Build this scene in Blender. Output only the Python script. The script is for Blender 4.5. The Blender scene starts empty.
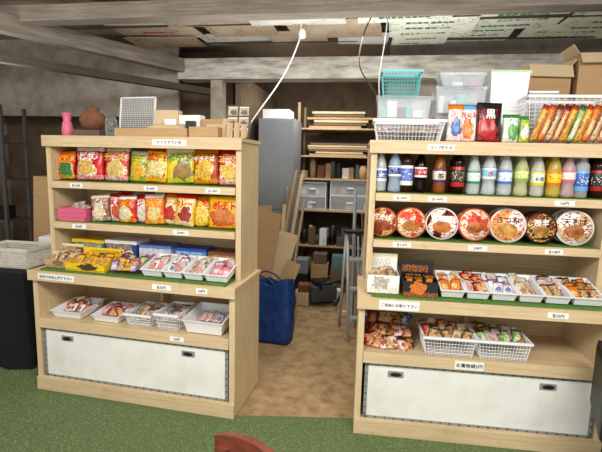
import bpy, bmesh, math, random
from mathutils import Vector, Matrix, noise as mnoise
random.seed(7)
S=bpy.context.scene; COL=S.collection
try:
    S.view_settings.view_transform='Standard'
except Exception: pass
R=math.radians
def lin(v):
    v/=255.0
    return v/12.92 if v<=.04045 else ((v+.055)/1.055)**2.4
def C(r,g,b): return (lin(r),lin(g),lin(b),1)
# ---------------------------------------------------------------- materials
class G:
    def __init__(s,nt): s.nt=nt
    def n(s,t,**kw):
        o=s.nt.nodes.new(t)
        for k,v in kw.items(): setattr(o,k,v)
        return o
    def lk(s,a,b): s.nt.links.new(a,b)
    def setin(s,i,v):
        if hasattr(v,'node'): s.lk(v,i)
        elif v is not None: i.default_value=v
    def m(s,op,a,b=None,c=None):
        o=s.n('ShaderNodeMath',operation=op)
        s.setin(o.inputs[0],a); s.setin(o.inputs[1],b)
        if c is not None: s.setin(o.inputs[2],c)
        return o.outputs[0]
    def mix(s,f,a,b):
        o=s.n('ShaderNodeMix',data_type='RGBA')
        s.setin(o.inputs[0],f); s.setin(o.inputs[6],a); s.setin(o.inputs[7],b)
        return o.outputs[2]
    def coord(s,which='Object',scale=(1,1,1),loc=(0,0,0)):
        tc=s.n('ShaderNodeTexCoord'); mp=s.n('ShaderNodeMapping')
        s.lk(tc.outputs[which],mp.inputs[0]); mp.inputs['Scale'].default_value=scale; mp.inputs['Location'].default_value=loc
        return mp.outputs[0]
    def noise(s,vec,scale,detail=3,rough=.55):
        o=s.n('ShaderNodeTexNoise'); s.lk(vec,o.inputs['Vector'])
        o.inputs['Scale'].default_value=scale; o.inputs['Detail'].default_value=detail; o.inputs['Roughness'].default_value=rough
        return o.outputs['Fac']
    def ramp(s,f,lo,hi):
        o=s.n('ShaderNodeMapRange'); s.setin(o.inputs[0],f); o.inputs[1].default_value=lo; o.inputs[2].default_value=hi
        return o.outputs[0]
    def bump(s,h,strength,dist,bsdf):
        o=s.n('ShaderNodeBump'); s.lk(h,o.inputs['Height']); o.inputs['Strength'].default_value=strength; o.inputs['Distance'].default_value=dist
        s.lk(o.outputs[0],bsdf.inputs['Normal'])
def newmat(name):
    m=bpy.data.materials.new(name); m.use_nodes=True
    return m,G(m.node_tree),m.node_tree.nodes['Principled BSDF']
def simple(name,col,rough=.5,metal=0,var=.12,nscale=8,bump=0,trans=0,ior=1.45,alpha=1,stretch=(1,1,1),coat=0,col2=None,lo=.3,hi=.7):
    m,g,b=newmat(name)
    v=g.coord('Object',stretch); f=g.noise(v,nscale,5,.62)
    c2=col2 or tuple(x*(1-var*2) for x in col[:3])+(1,)
    fr=g.ramp(f,lo,hi)
    g.lk(g.mix(fr,col,c2),b.inputs['Base Color'])
    b.inputs['Roughness'].default_value=rough; b.inputs['Metallic'].default_value=metal
    b.inputs['Transmission Weight'].default_value=trans; b.inputs['IOR'].default_value=ior
    b.inputs['Alpha'].default_value=alpha; b.inputs['Coat Weight'].default_value=coat
    if bump: g.bump(f,bump,.01,b)
    return m
def woodmat(name,c1,c2,axis,rough=.5,wear=.3):
    m,g,b=newmat(name)
    sc={'x':(1.2,22,22),'z':(22,22,1.2),'y':(22,1.2,22)}[axis]
    v=g.coord('Object',sc); f=g.noise(v,3.2,5,.6); k=g.coord('Object',(1,1,1)); f2=g.noise(k,3,2); f3=g.noise(k,17,4,.7)
    cc=g.mix(g.ramp(f,.3,.72),c1,c2)
    cc=g.mix(g.m('MULTIPLY',g.ramp(f2,.35,.8),.35),cc,tuple(x*.72 for x in c2[:3])+(1,))
    cc=g.mix(g.m('MULTIPLY',g.ramp(f3,.58,.75),wear),cc,tuple(x*.5 for x in c2[:3])+(1,))
    g.lk(cc,b.inputs['Base Color']); b.inputs['Roughness'].default_value=rough
    g.bump(f,.08,.004,b)
    return m
WH=woodmat('birch_horizontal',C(224,201,162),C(204,174,130),'x',.5,.4)
WV=woodmat('birch_vertical',C(224,202,164),C(206,177,134),'z',.5,.4)
WD=woodmat('old_dark_wood',C(112,96,80),C(76,62,50),'x',.7)
WDK=woodmat('dark_rail_wood',C(86,74,64),C(56,46,38),'x',.7)
WGR=woodmat('weathered_grey_beam',C(156,147,134),C(110,99,87),'x',.85)
WGD=simple('grey_brown_beam',C(150,140,128),.9,var=.2,nscale=9,bump=.5,stretch=(.4,3,3),col2=C(104,95,84))
WDZ=woodmat('old_dark_wood_upright',C(128,108,86),C(88,70,54),'z',.7)
PALEB=woodmat('worn_pale_boards',C(184,170,150),C(140,124,106),'x',.8)
PLY=woodmat('plywood',C(208,184,144),C(178,148,108),'x',.6)
PLYZ=woodmat('plywood_upright',C(206,180,138),C(170,140,100),'z',.6)
CHAIR=woodmat('mahogany',C(132,62,46),C(88,40,30),'x',.35)
WHITE=simple('white_plastic',C(240,241,242),.35,var=.02)
PANEL=simple('painted_white_panel',C(238,237,230),.4,var=.04,nscale=5,col2=C(218,216,206),lo=.45,hi=.8)
WALL=simple('grey_plaster',C(178,170,158),.9,nscale=5,bump=.6,col2=C(140,130,116),lo=.4,hi=.7)
CONC=simple('weathered_whitewash',C(204,200,192),.9,var=.2,nscale=6,bump=.6,stretch=(.6,3,3),col2=C(142,134,122),lo=.42,hi=.66)
STEEL=simple('brushed_steel',C(190,192,195),.35,.6,var=.05)
ALU=simple('matt_aluminium',C(178,182,186),.4,.25,var=.05)
GREYM=simple('grey_metal_door',C(142,148,153),.5,.05,var=.06)
GREYR=simple('grey_rack_paint',C(84,82,80),.6,var=.1)
DARK=simple('black_plastic',C(28,28,30),.45,var=.1)
CLOTH=simple('black_cloth',C(20,20,25),.95,var=.2,nscale=15,bump=.3)
CARD=simple('cardboard',C(190,154,110),.85,var=.08,nscale=6,stretch=(1,1,9))
CARD2=simple('pale_cardboard',C(214,190,152),.85,var=.08,nscale=6)
DOOR=simple('rough_brown_wall',C(130,110,88),.9,var=.2,nscale=6,bump=.3)
FLOORM=simple('earthen_floor',C(176,148,108),.95,nscale=11,bump=1,col2=C(132,106,72),lo=.38,hi=.72)
def clearmat(name,col,al,rough=.12):
    m=simple(name,col,rough,var=.01,alpha=al); m.node_tree.nodes['Principled BSDF'].inputs['Specular IOR Level'].default_value=.8; return m
CLEAR=clearmat('clear_plastic',C(228,235,240),.28)
TEAL=simple('teal_plastic',C(120,205,208),.4,var=.05)
TEALD=simple('dusty_teal',C(100,136,136),.6,var=.15)
PINK=simple('pink_plastic',C(226,110,140),.4,var=.06)
CLAY=simple('terracotta',C(138,90,62),.8,var=.25,nscale=14,bump=.5)
BLUEB=simple('blue_woven_bag',C(28,72,146),.4,var=.25,nscale=24,bump=.8,alpha=.85)
PAPER=simple('white_paper',C(244,243,238),.7,var=.01)
INK=simple('black_ink',C(22,22,24),.7,var=.01)
REDINK=simple('red_ink',C(196,30,28),.6,var=.01)
WHITEINK=simple('white_ink',C(250,250,246),.6,var=.01)
YELINK=simple('yellow_ink',C(246,216,60),.6,var=.01)
GRNINK=simple('green_ink',C(60,124,92),.7,var=.01)
TURFMAT=simple('turf_backing',C(108,124,80),.95,var=.3,nscale=60,bump=.8,col2=C(84,100,62))
WIRE=simple('white_coated_wire',C(238,239,239),.4,var=.02)
def turf_blade():
    m,g,b=newmat('turf_blades'); v=g.coord('Object')
    f=g.noise(v,2.2,4); f2=g.noise(v,160,2); f3=g.noise(v,9,4,.7)
    c=g.mix(g.ramp(f2,.35,.65),C(112,144,84),C(154,176,112)); c=g.mix(g.m('MULTIPLY',g.ramp(f,.4,.75),.7),c,C(150,150,110))
    c=g.mix(g.m('MULTIPLY',g.ramp(f3,.5,.75),.5),c,C(90,112,66))
    g.lk(c,b.inputs['Base Color']); b.inputs['Roughness'].default_value=.9; return m
BLADE=turf_blade()
_pk={}
def pkg(bg,blob,band,mark,seed=0,r=.33,cz=.36,rough=.3,texty=True):
    k=(bg,blob,band,mark,seed,r,cz)
    if k in _pk: return _pk[k]
    m,g,b=newmat('printed_film')
    bg,blob,band,mark=C(*bg),C(*blob),C(*band),C(*mark)
    v=g.coord('Generated',(1,1,1)); sp=g.n('ShaderNodeSeparateXYZ'); g.lk(v,sp.inputs[0]); x,z=sp.outputs[0],sp.outputs[2]
    v2=g.coord('Generated',(1,.2,1),(seed*3.7,0,seed*1.3))
    n1=g.noise(v2,5,2); n2=g.noise(v2,13,3)
    v3=g.coord('Generated',(1,.2,2.2),(seed*5.7,0,seed)); n3=g.noise(v3,20,1)
    dx=g.m('SUBTRACT',x,.5+.1*math.sin(seed*2.3)); dz=g.m('MULTIPLY',g.m('SUBTRACT',z,cz),1.35)
    d=g.m('SQRT',g.m('ADD',g.m('MULTIPLY',dx,dx),g.m('MULTIPLY',dz,dz)))
    d=g.m('ADD',d,g.m('MULTIPLY',g.m('SUBTRACT',n1,.5),.6))
    mask=g.m('LESS_THAN',d,r)
    bl=g.mix(g.ramp(n2,.4,.6),blob,tuple(min(1,q*.5+.02) for q in blob[:3])+(1,))
    col=g.mix(g.m('MULTIPLY',g.ramp(n1,.45,.7),.5),bg,tuple(q*.6 for q in bg[:3])+(1,))
    halo=g.m('LESS_THAN',d,r+.03)
    col=g.mix(halo,col,mark)
    col=g.mix(mask,col,bl)
    bm=g.m('GREATER_THAN',g.m('ADD',z,g.m('MULTIPLY',n1,.08)),.9)
    col=g.mix(bm,col,band)
    if texty:
        tz=g.m('MULTIPLY',g.m('GREATER_THAN',z,.6),g.m('LESS_THAN',z,.84))
        tx=g.m('LESS_THAN',g.m('ABSOLUTE',dx),.4)
        tm=g.m('MULTIPLY',g.m('MULTIPLY',tz,tx),g.m('GREATER_THAN',n3,.55))
        col=g.mix(tm,col,mark)
        n4=g.noise(g.coord('Generated',(1,.2,3),(seed*2.7,0,seed*.7)),34,1)
        col=g.mix(g.m('MULTIPLY',g.m('LESS_THAN',z,.16),g.m('GREATER_THAN',n4,.55)),col,mark)
    g.lk(col,b.inputs['Base Color']); b.inputs['Roughness'].default_value=rough
    _pk[k]=m; return m
def labelmat(base,band,mark,seed):
    m,g,b=newmat('bottle_label_print')
    v=g.coord('Generated'); sp=g.n('ShaderNodeSeparateXYZ'); g.lk(v,sp.inputs[0]); z=sp.outputs[2]
    n=g.noise(g.coord('Generated',(1,1,1.6),(seed*3.1,0,seed)),7,2)
    col=g.mix(g.m('LESS_THAN',z,.22),C(*base),C(*band)); col=g.mix(g.m('GREATER_THAN',z,.86),col,C(*band))
    t=g.m('MULTIPLY',g.m('MULTIPLY',g.m('GREATER_THAN',z,.3),g.m('LESS_THAN',z,.78)),g.m('GREATER_THAN',n,.6))
    col=g.mix(t,col,C(*mark)); g.lk(col,b.inputs['Base Color']); b.inputs['Roughness'].default_value=.35; return m
def lidmat(c0,c1,c2,c3,seed):
    m,g,b=newmat('printed_lid')
    v=g.coord('Object'); sp=g.n('ShaderNodeSeparateXYZ'); g.lk(v,sp.inputs[0]); x,z=sp.outputs[0],sp.outputs[2]
    d=g.m('SQRT',g.m('ADD',g.m('MULTIPLY',x,x),g.m('MULTIPLY',z,z)))
    v2=g.coord('Object',(1,1,1),(seed,seed*2.1,0)); n=g.noise(v2,26,3); n3=g.noise(g.coord('Object',(1,1,1.6),(seed,0,0)),75,2); n5=g.noise(v2,12,1)
    col=g.mix(g.m('LESS_THAN',d,.082),C(*c0),C(*c1))
    col=g.mix(g.m('MULTIPLY',g.m('GREATER_THAN',n5,.52),g.m('LESS_THAN',d,.08)),col,C(*c0))
    col=g.mix(g.m('MULTIPLY',g.m('GREATER_THAN',n3,.56),g.m('LESS_THAN',d,.08)),col,C(*c3))
    zz=g.m('ADD',z,.018); d3=g.m('SQRT',g.m('ADD',g.m('MULTIPLY',x,x),g.m('MULTIPLY',g.m('MULTIPLY',zz,zz),2.2)))
    d3=g.m('ADD',d3,g.m('MULTIPLY',g.m('SUBTRACT',n,.5),.04))
    food=g.mix(g.ramp(n,.4,.6),C(*c2),tuple(q*.35 for q in C(*c2)[:3])+(1,))
    col=g.mix(g.m('LESS_THAN',d3,.048),col,food)
    g.lk(col,b.inputs['Base Color']); b.inputs['Roughness'].default_value=.4
    return m
def postermat(a,bc,cc,seed,s=2):
    m,g,b=newmat('printed_sheet'); v=g.coord('Object',(1,1,1),(seed,0,0))
    n=g.noise(g.coord('Object',(1,2.4,1),(seed,0,0)),30,1); n2=g.noise(v,5,1); n3=g.noise(v,1.6,3,.6)
    col=g.mix(g.ramp(n3,.4,.6),C(*a),C(*bc))
    col=g.mix(g.m('MULTIPLY',g.m('GREATER_THAN',n,.6),g.m('GREATER_THAN',n2,.52)),col,C(*cc))
    g.lk(col,b.inputs['Base Color']); b.inputs['Roughness'].default_value=.7; return m
# ---------------------------------------------------------------- mesh helpers
def link(o):
    COL.objects.link(o); return o
def obj(name,me,mat=None,parent=None,loc=(0,0,0),rot=(0,0,0),smooth=False):
    o=bpy.data.objects.new(name,me); link(o)
    if mat and me and not me.materials: me.materials.append(mat)
    if parent: o.parent=parent
    o.location=loc; o.rotation_euler=rot
    if smooth:
        for p in me.polygons: p.use_smooth=True
    return o
def empty(name,loc=(0,0,0),rot=(0,0,0)):
    o=bpy.data.objects.new(name,None); link(o); o.empty_display_size=.05; o.location=loc; o.rotation_euler=rot; return o
def thing(o,label,cat,group=None):
    o['label']=' '.join(label.split()[:12]); o['category']=cat
    if group: o['group']=group
    return o
def tomesh(bm,name='m'):
    bmesh.ops.recalc_face_normals(bm,faces=bm.faces)
    me=bpy.data.meshes.new(name); bm.to_mesh(me); bm.free(); return me
def addbox(bm,x0,x1,y0,y1,z0,z1):
    vs=[bm.verts.new(p) for p in [(x0,y0,z0),(x1,y0,z0),(x1,y1,z0),(x0,y1,z0),(x0,y0,z1),(x1,y0,z1),(x1,y1,z1),(x0,y1,z1)]]
    for f in [(0,3,2,1),(4,5,6,7),(0,1,5,4),(1,2,6,5),(2,3,7,6),(3,0,4,7)]: bm.faces.new([vs[i] for i in f])
def boxm(x0,x1,y0,y1,z0,z1,bev=.002):
    bm=bmesh.new(); addbox(bm,x0,x1,y0,y1,z0,z1)
    if bev: bmesh.ops.bevel(bm,geom=bm.edges[:],offset=bev,segments=2,affect='EDGES',profile=.7)
    return tomesh(bm)
def boxesm(lst,bev=0):
    bm=bmesh.new()
    for b in lst: addbox(bm,*b)
    if bev: bmesh.ops.bevel(bm,geom=bm.edges[:],offset=bev,segments=1,affect='EDGES')
    return tomesh(bm)
def lathe(prof,seg=20,cap=True,axis='z'):
    bm=bmesh.new(); rings=[]
    for r,z in prof:
        rings.append([bm.verts.new((r*math.cos(2*math.pi*i/seg),r*math.sin(2*math.pi*i/seg),z)) for i in range(seg)])
    for a,b in zip(rings,rings[1:]):
        for i in range(seg): bm.faces.new((a[i],a[(i+1)%seg],b[(i+1)%seg],b[i]))
    if cap:
        bm.faces.new(rings[0]); bm.faces.new(rings[-1])
    if axis=='y': bmesh.ops.rotate(bm,verts=bm.verts,cent=(0,0,0),matrix=Matrix.Rotation(R(90),3,'X'))
    me=tomesh(bm)
    for p in me.polygons: p.use_smooth=len(p.vertices)==4
    return me
def tube(pts,r,seg=6,closed=False):
    pts=[Vector(p) for p in pts]; bm=bmesh.new(); rings=[]
    for i,p in enumerate(pts):
        t=(pts[min(i+1,len(pts)-1)]-pts[max(i-1,0)]).normalized()
        up=Vector((0,0,1)) if abs(t.z)<.9 else Vector((1,0,0))
        a=t.cross(up).normalized(); b=t.cross(a)
        rings.append([bm.verts.new(p+a*r*math.cos(2*math.pi*k/seg)+b*r*math.sin(2*math.pi*k/seg)) for k in range(seg)])
    for a,b in zip(rings,rings[1:]):
        for i in range(seg): bm.faces.new((a[i],a[(i+1)%seg],b[(i+1)%seg],b[i]))
    bm.faces.new(rings[0]); bm.faces.new(rings[-1])
    me=tomesh(bm)
    for p in me.polygons: p.use_smooth=True
    return me
def spline(pts,n=8):
    P=[Vector(p) for p in pts]; P=[P[0]]+P+[P[-1]]; out=[]
    for i in range(1,len(P)-2):
        for k in range(n):
            t=k/n; a,b,c,d=P[i-1:i+3]
            out.append(.5*((2*b)+(c-a)*t+(2*a-5*b+4*c-d)*t*t+(3*b-a-3*c+d)*t**3))
    out.append(P[-2]); return out
def pillow(w,h,t,seed=0,nx=12,nz=16,seal=.055,wr=.006):
    bm=bmesh.new(); g={}
    for s in (-1,1):
        for i in range(nx+1):
            for j in range(nz+1):
                x=i/nx; z=j/nz
                zi=(z-seal)/(1-2*seal)
                if zi<=0 or zi>=1: f=0
                else: f=((1-abs(2*x-1)**3)**.7)*((1-abs(2*zi-1)**3.5)**.7)
                n=mnoise.noise(Vector((x*4+seed*7.3,z*5,s*3+seed)))
                y=s*(t/2*f+.0008)+ (n*wr*(1 if s<0 else .5)*(.3+f))
                edge=abs(2*x-1)
                xs=(x-.5)*w*(1-.06*math.sin(math.pi*min(max(zi,0),1))*edge)
                if zi<=0 or zi>=1: y+= .0015*math.sin(i*2.6)
                if i in(0,nx) or j in (0,nz): 
                    key=(0,i,j)
                    if key in g: g[(s,i,j)]=g[key]; continue
                    vv=bm.verts.new((xs,.0015*math.sin(i*2.6),z*h)); g[key]=vv; g[(s,i,j)]=vv
                else: g[(s,i,j)]=bm.verts.new((xs,y,z*h))
        for i in range(nx):
            for j in range(nz): bm.faces.new((g[(s,i,j)],g[(s,i+1,j)],g[(s,i+1,j+1)],g[(s,i,j+1)]))
    me=tomesh(bm)
    for p in me.polygons: p.use_smooth=True
    return me
def openbox(w,d,h,t=.003,taper=.9,lip=.006):
    bm=bmesh.new()
    def ring(ww,dd,z): return [bm.verts.new((sx*ww/2,sy*dd/2,z)) for sx,sy in((-1,-1),(1,-1),(1,1),(-1,1))]
    ob=ring(w*taper,d*taper,0); ot=ring(w,d,h-.004); l0=ring(w+2*lip,d+2*lip,h-.004); l1=ring(w+2*lip,d+2*lip,h)
    it=ring(w-2*t,d-2*t,h); ib=ring(w*taper-2*t,d*taper-2*t,t)
    seq=[ob,ot,l0,l1,it,ib]
    for a,b in zip(seq,seq[1:]):
        for i in range(4): bm.faces.new((a[i],a[(i+1)%4],b[(i+1)%4],b[i]))
    bm.faces.new(ob); bm.faces.new(ib)
    return tomesh(bm)
def lattice(w,d,h,nx,nd,nh,taper=.88,bar=.0035,bottom=True):
    bm=bmesh.new()
    def wall(fn,na):
        for j in range(nh):
            for i in range(na):
                q=[fn(i/na,j/nh),fn((i+1)/na,j/nh),fn((i+1)/na,(j+1)/nh),fn(i/na,(j+1)/nh)]
                bm.faces.new([bm.verts.new(p) for p in q])
    k=lambda z: taper+(1-taper)*z
    wall(lambda a,z:((a-.5)*w*k(z),-d/2*k(z),z*h),nx); wall(lambda a,z:((a-.5)*w*k(z),d/2*k(z),z*h),nx)
    wall(lambda a,z:(-w/2*k(z),(a-.5)*d*k(z),z*h),nd); wall(lambda a,z:(w/2*k(z),(a-.5)*d*k(z),z*h),nd)
    for i in range(nx):
        for j in range(nd):
            q=[(i,j),(i+1,j),(i+1,j+1),(i,j+1)]
            bm.faces.new([bm.verts.new(((a/nx-.5)*w*taper,(b/nd-.5)*d*taper,0)) for a,b in q])
    bmesh.ops.remove_doubles(bm,verts=bm.verts,dist=.0005)
    bmesh.ops.wireframe(bm,faces=bm.faces[:],thickness=bar,use_replace=True,use_boundary=True,use_even_offset=False)
    return tomesh(bm)
_tx={}
def textmesh(s):
    if s in _tx: return _tx[s]
    cu=bpy.data.curves.new('t','FONT'); cu.body=s; cu.size=1; cu.align_x='CENTER'; cu.align_y='CENTER'; cu.extrude=.01; cu.offset=.012; cu.resolution_u=2
    o=bpy.data.objects.new('t',cu); link(o); dg=bpy.context.evaluated_depsgraph_get(); dg.update()
    me=bpy.data.meshes.new_from_object(o.evaluated_get(dg)); bpy.data.objects.remove(o)
    me.transform(Matrix.Rotation(R(90),4,'X'))
    xs=[v.co.x for v in me.vertices] or [0,1]; zs=[v.co.z for v in me.vertices] or [0,1]
    cx=(max(xs)+min(xs))/2; cz=(max(zs)+min(zs))/2
    me.transform(Matrix.Translation((-cx,0,-cz)))
    _tx[s]=(me,max(xs)-min(xs) or 1,max(zs)-min(zs) or 1); return _tx[s]
_txm={}
def lettering(s,w,h,mat,parent,loc,rot=(0,0,0)):
    me,tw,th=textmesh(s); k=(s,mat.name)
    if k not in _txm:
        m2=me.copy(); m2.materials.clear(); m2.materials.append(mat); _txm[k]=m2
    o=obj('lettering',_txm[k],None,parent,loc,rot); sc=min(w/tw,h/th); o.scale=(sc,.06,sc)
    return o
class Fr:
    def __init__(s,x,y,deg): s.x,s.y,s.a=x,y,R(deg)
    def w(s,u,v,z=0):
        c,n=math.cos(s.a),math.sin(s.a); return Vector((s.x+u*c-v*n,s.y+u*n+v*c,z))
    def put(s,o,u,v,z,rz=0,rx=0,ry=0):
        o.location=s.w(u,v,z); o.rotation_euler=(rx,ry,s.a+rz); return o
ROOM=Fr(0,0,-9); FL=Fr(-1.68,2.684,-12.3); FR=Fr(.348,2.294,-7); WL=1.33; WR=1.27
def along(px,p0,p1,z0,z1,W):
    s=(px-p0)/(p1-p0); t=s*z0/(z1*(1-s)+s*z0); return t*W
uL=lambda p: along(p,43,238,2.80,2.55,WL-.03)+.015
uR=lambda p: along(p,370,606,2.38,2.27,WR-.02)+.01
# ---------------------------------------------------------------- structure
def struct(name,me,mat,u=0,v=0,z=0,fr=ROOM,rz=0):
    o=obj(name,me,mat); fr.put(o,u,v,z,rz); o['kind']='structure'; return o
struct('floor',boxm(-4.5,4,-1.5,7,-.08,-.006,0),FLOORM)
struct('wall_back',boxm(-4.5,4,6.2,6.3,0,2.7,0),DOOR)
struct('wall_left',boxm(-4.5,-4.4,-1.5,6.3,0,2.8,0),WALL)
struct('wall_right',boxm(3.2,3.3,-1.5,6.3,0,2.8,0),WALL)
struct('wall_side',boxm(.12,.18,4.57,6.2,0,2.4,0),WDZ)
struct('wall_partition',boxm(-1.42,-1.36,4.44,6.2,0,2.4,0),DOOR)
struct('wall_middle',boxm(.12,3.2,4.5,4.56,0,2.75,0),WALL)
struct('ceiling',boxm(-4.5,4,-1.5,6.4,2.74,2.80,0),PALEB)
struct('trim_1',boxm(-1.95,3.2,4.22,4.42,2.31,2.51,.012),CONC)
struct('trim_2',boxm(-3.2,3.2,2.98,3.12,2.49,2.60,.008),WGR)
struct('trim_3',boxm(-1.62,-1.5,4.26,4.38,0,2.31,.004),WALL)
def beam(name,p0,p1,w,h,mat,st=True):
    p0,p1=Vector(p0),Vector(p1); L=(p1-p0).length
    o=obj(name,boxm(-L/2,L/2,-w/2,w/2,-h/2,h/2,.004),mat); o.location=(p0+p1)/2
    q=(p1-p0).to_track_quat('X','Z'); o.rotation_mode='QUATERNION'; o.rotation_quaternion=q
    if st: o['kind']='structure'
    return o
beam('trim_4',(-3.1,2.2,2.47),(-1.22,4.5,2.44),.10,.13,WGD)
beam('trim_5',(-2.75,2.35,2.16),(-.95,4.5,2.2),.07,.06,WDK)
struct('wall_upper',boxm(-4.4,-1.98,4.3,4.34,1.95,2.74,0),WALL)
for i,bv in enumerate((3.60,4.14)):
    struct('trim_%d'%(6+i),boxm(-3.2,3.2,bv-.016,bv+.016,2.615,2.70,.003),WDK)
rs=random.Random(11)
pal=[((226,212,190),(204,184,160),(170,110,84)),((236,234,226),(216,218,214),(130,134,134)),((240,240,228),(226,234,216),(80,140,108)),((238,242,228),(218,232,210),(76,140,102)),((206,190,166),(180,160,134),(130,110,90)),((234,236,224),(210,220,200),(86,140,104))]
mats=[postermat(*p,seed=i+1) for i,p in enumerate(pal)]
SW=['静岡茶 緑茶100%','みどり おいしいお茶','産地直送 国産茶葉','大売出し','商店街まつり']
k=0
for (b0,b1) in ((3.16,3.62),(3.5,3.95),(3.85,4.2)):
    a=-2.3
    while a<2.6:
        w_=rs.uniform(.4,.85)
        mi=(rs.choice([0,4,1]) if a<-.9 else rs.choice([1,4,2]) if a<-.1 else rs.choice([2,3,5,3]))
        o=obj('ceiling_poster',boxm(-w_/2,w_/2,-(b1-b0)/2,(b1-b0)/2,-.002,.002,0),mats[mi])
        ROOM.put(o,a+w_/2,(b0+b1)/2+rs.uniform(-.04,.04),2.63-(k%4)*.007,rz=R(rs.uniform(-4,4)),rx=R(rs.uniform(-1.5,1.5)),ry=R(rs.uniform(-1,1)))
        thing(o,'worn printed paper sheet pasted under the ceiling joists','poster','paper sheets on the ceiling')
        if mi in(2,3,5):
            for q in range(3): lettering(SW[(k+q)%3],w_*.55,.045,GRNINK,o,(rs.uniform(-.1,.1)*w_,-.13+.13*q,-.0035)).rotation_euler=(R(90),0,0)
        elif mi==0: lettering(SW[4],w_*.4,.05,REDINK,o,(0,.05,-.0035)).rotation_euler=(R(90),0,0)
        a+=w_*rs.uniform(.9,1.2); k+=1
# turf
def turf():
    bm=bmesh.new()
    random.seed(3)
    for i in range(80000):
        y=.9+2.2*random.random() ; x=random.uniform(-2.3,1.7)
        lim=2.40+.012*math.sin(x*20) if x>-.42 else (2.62-.22*(x+1.68) if x>-1.72 else 3.1)
        if y>lim: continue
        h=random.uniform(.004,.008); a=random.uniform(0,6.28); l=.010
        dx,dy=math.cos(a)*.0018,math.sin(a)*.0018
        v=[bm.verts.new((x-dx,y-dy,0)),bm.verts.new((x+dx,y+dy,0)),bm.verts.new((x+random.uniform(-l,l),y+random.uniform(-l,l),h))]
        bm.faces.new(v)
    return tomesh(bm)
t=obj('artificial_turf',boxesm([(-3.4,2.6,-1.0,2.43,-.005,.0),(-3.4,-.42,2.43,2.8,-.005,.0),(-3.4,-1.72,2.8,3.9,-.005,.0)]),TURFMAT)
t['kind']='stuff'; thing(t,'green artificial grass carpet covering the floor','artificial grass')
t2=obj('turf_pile',turf(),BLADE,t); t2['kind']='stuff'
random.seed(7)
# ---------------------------------------------------------------- display units
def plabel(parent,u,v,z,w,h,s,n=1):
    o=obj('price_label',boxm(-w/2,w/2,-.001,.001,-h/2,h/2,0),PAPER,parent,(u,v,z))
    lettering(s,w*.9,h*.62,INK,o,(0,-.0018,0))
    return o
def unit(F,W,label,labs):
    r=empty('display_shelf',F.w(0,0,0),(0,0,F.a)); thing(r,label,'display shelf','wooden display shelves')
    def P(name,m,*b): return obj(name,boxm(*b),m,r)
    P('side_panel',WV,.012,.045,.13,.45,.80,1.62); P('side_panel',WV,W-.033,W,.13,.45,.80,1.62)
    P('side_panel',WV,-.02,.015,.0,.45,0,.77); P('side_panel',WV,W-.02,W+.015,0,.45,0,.77)
    P('back_panel',PLY,.0,W-.005,.452,.462,0,1.62)
    P('top_board',WH,0,W+.01,.12,.465,1.62,1.642); P('top_rail',WH,0.002,W+.008,.108,.122,1.575,1.644)
    for z in(1.35,1.09):
        P('shelf',WH,.046,W-.034,.13,.45,z-.018,z); P('shelf_rail',WH,.046,W-.034,.114,.13,z-.035,z+.008)
    P('counter',WH,-.03,W+.025,-.015,.452,.775,.80); P('counter_rail',WH,-.03,W+.025,-.03,-.015,.738,.803)
    P('shelf',WH,.016,W-.021,.0,.45,.455,.48); P('shelf_rail',WH,.016,W-.021,-.012,.0,.425,.488)
    P('base_board',WH,-.02,W+.015,-.014,.0,0,.085); P('base_shelf',WH,.016,W-.021,.001,.45,.07,.09)
    P('divider',WV,W*.5,W*.5+.02,.36,.45,.48,.775)
    for (u,z,w,h,s) in labs:
        v={1.61:.106,1.335:.1125,1.075:.1125,.77:-.0315,.455:-.0135}[z]
        plabel(r,u,v,z,w,h,s)
    return r
unit(FL,WL,'light birch wood stepped snack display shelf with three tiers',[
 (uL(170),1.61,.22,.034,'テイクアウト可'),(uL(74),1.335,.09,.026,'各118円'),(uL(150),1.335,.09,.026,'各108円'),(uL(213),1.335,.09,.026,'各128円'),
 (uL(180),1.075,.10,.026,'各98円'),(uL(75),1.075,.1,.026,'各54円'),(uL(66),.77,.26,.036,'店内でお召上がり下さい'),(uL(172),.77,.12,.03,'各32円'),(uL(212),.77,.07,.03,'54円'),
 (uL(185),.455,.09,.028,'54円')])
unit(FR,WR,'light birch wood stepped drinks and noodles display shelf',[
 (uR(437),1.61,.14,.03,'コップ焼そば'),(uR(402),1.335,.09,.026,'各150円'),(uR(437),1.335,.1,.026,'各140円'),(uR(560),1.335,.1,.026,'160円'),
 (uR(405),1.075,.1,.026,'各216円'),(uR(480),1.075,.1,.026,'238円'),(uR(555),1.075,.09,.026,'各128円'),
 (uR(403),.77,.21,.05,'ご自由にお取り下さい'),(uR(553),.77,.1,.03,'各32円'),(uR(475),.455,.15,.045,'お買物袋5円')])
ZINC=simple('zinc_edging',C(164,166,166),.4,.3,var=.1); RIV=simple('dark_rivet',C(84,84,86),.4,.4)
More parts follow.
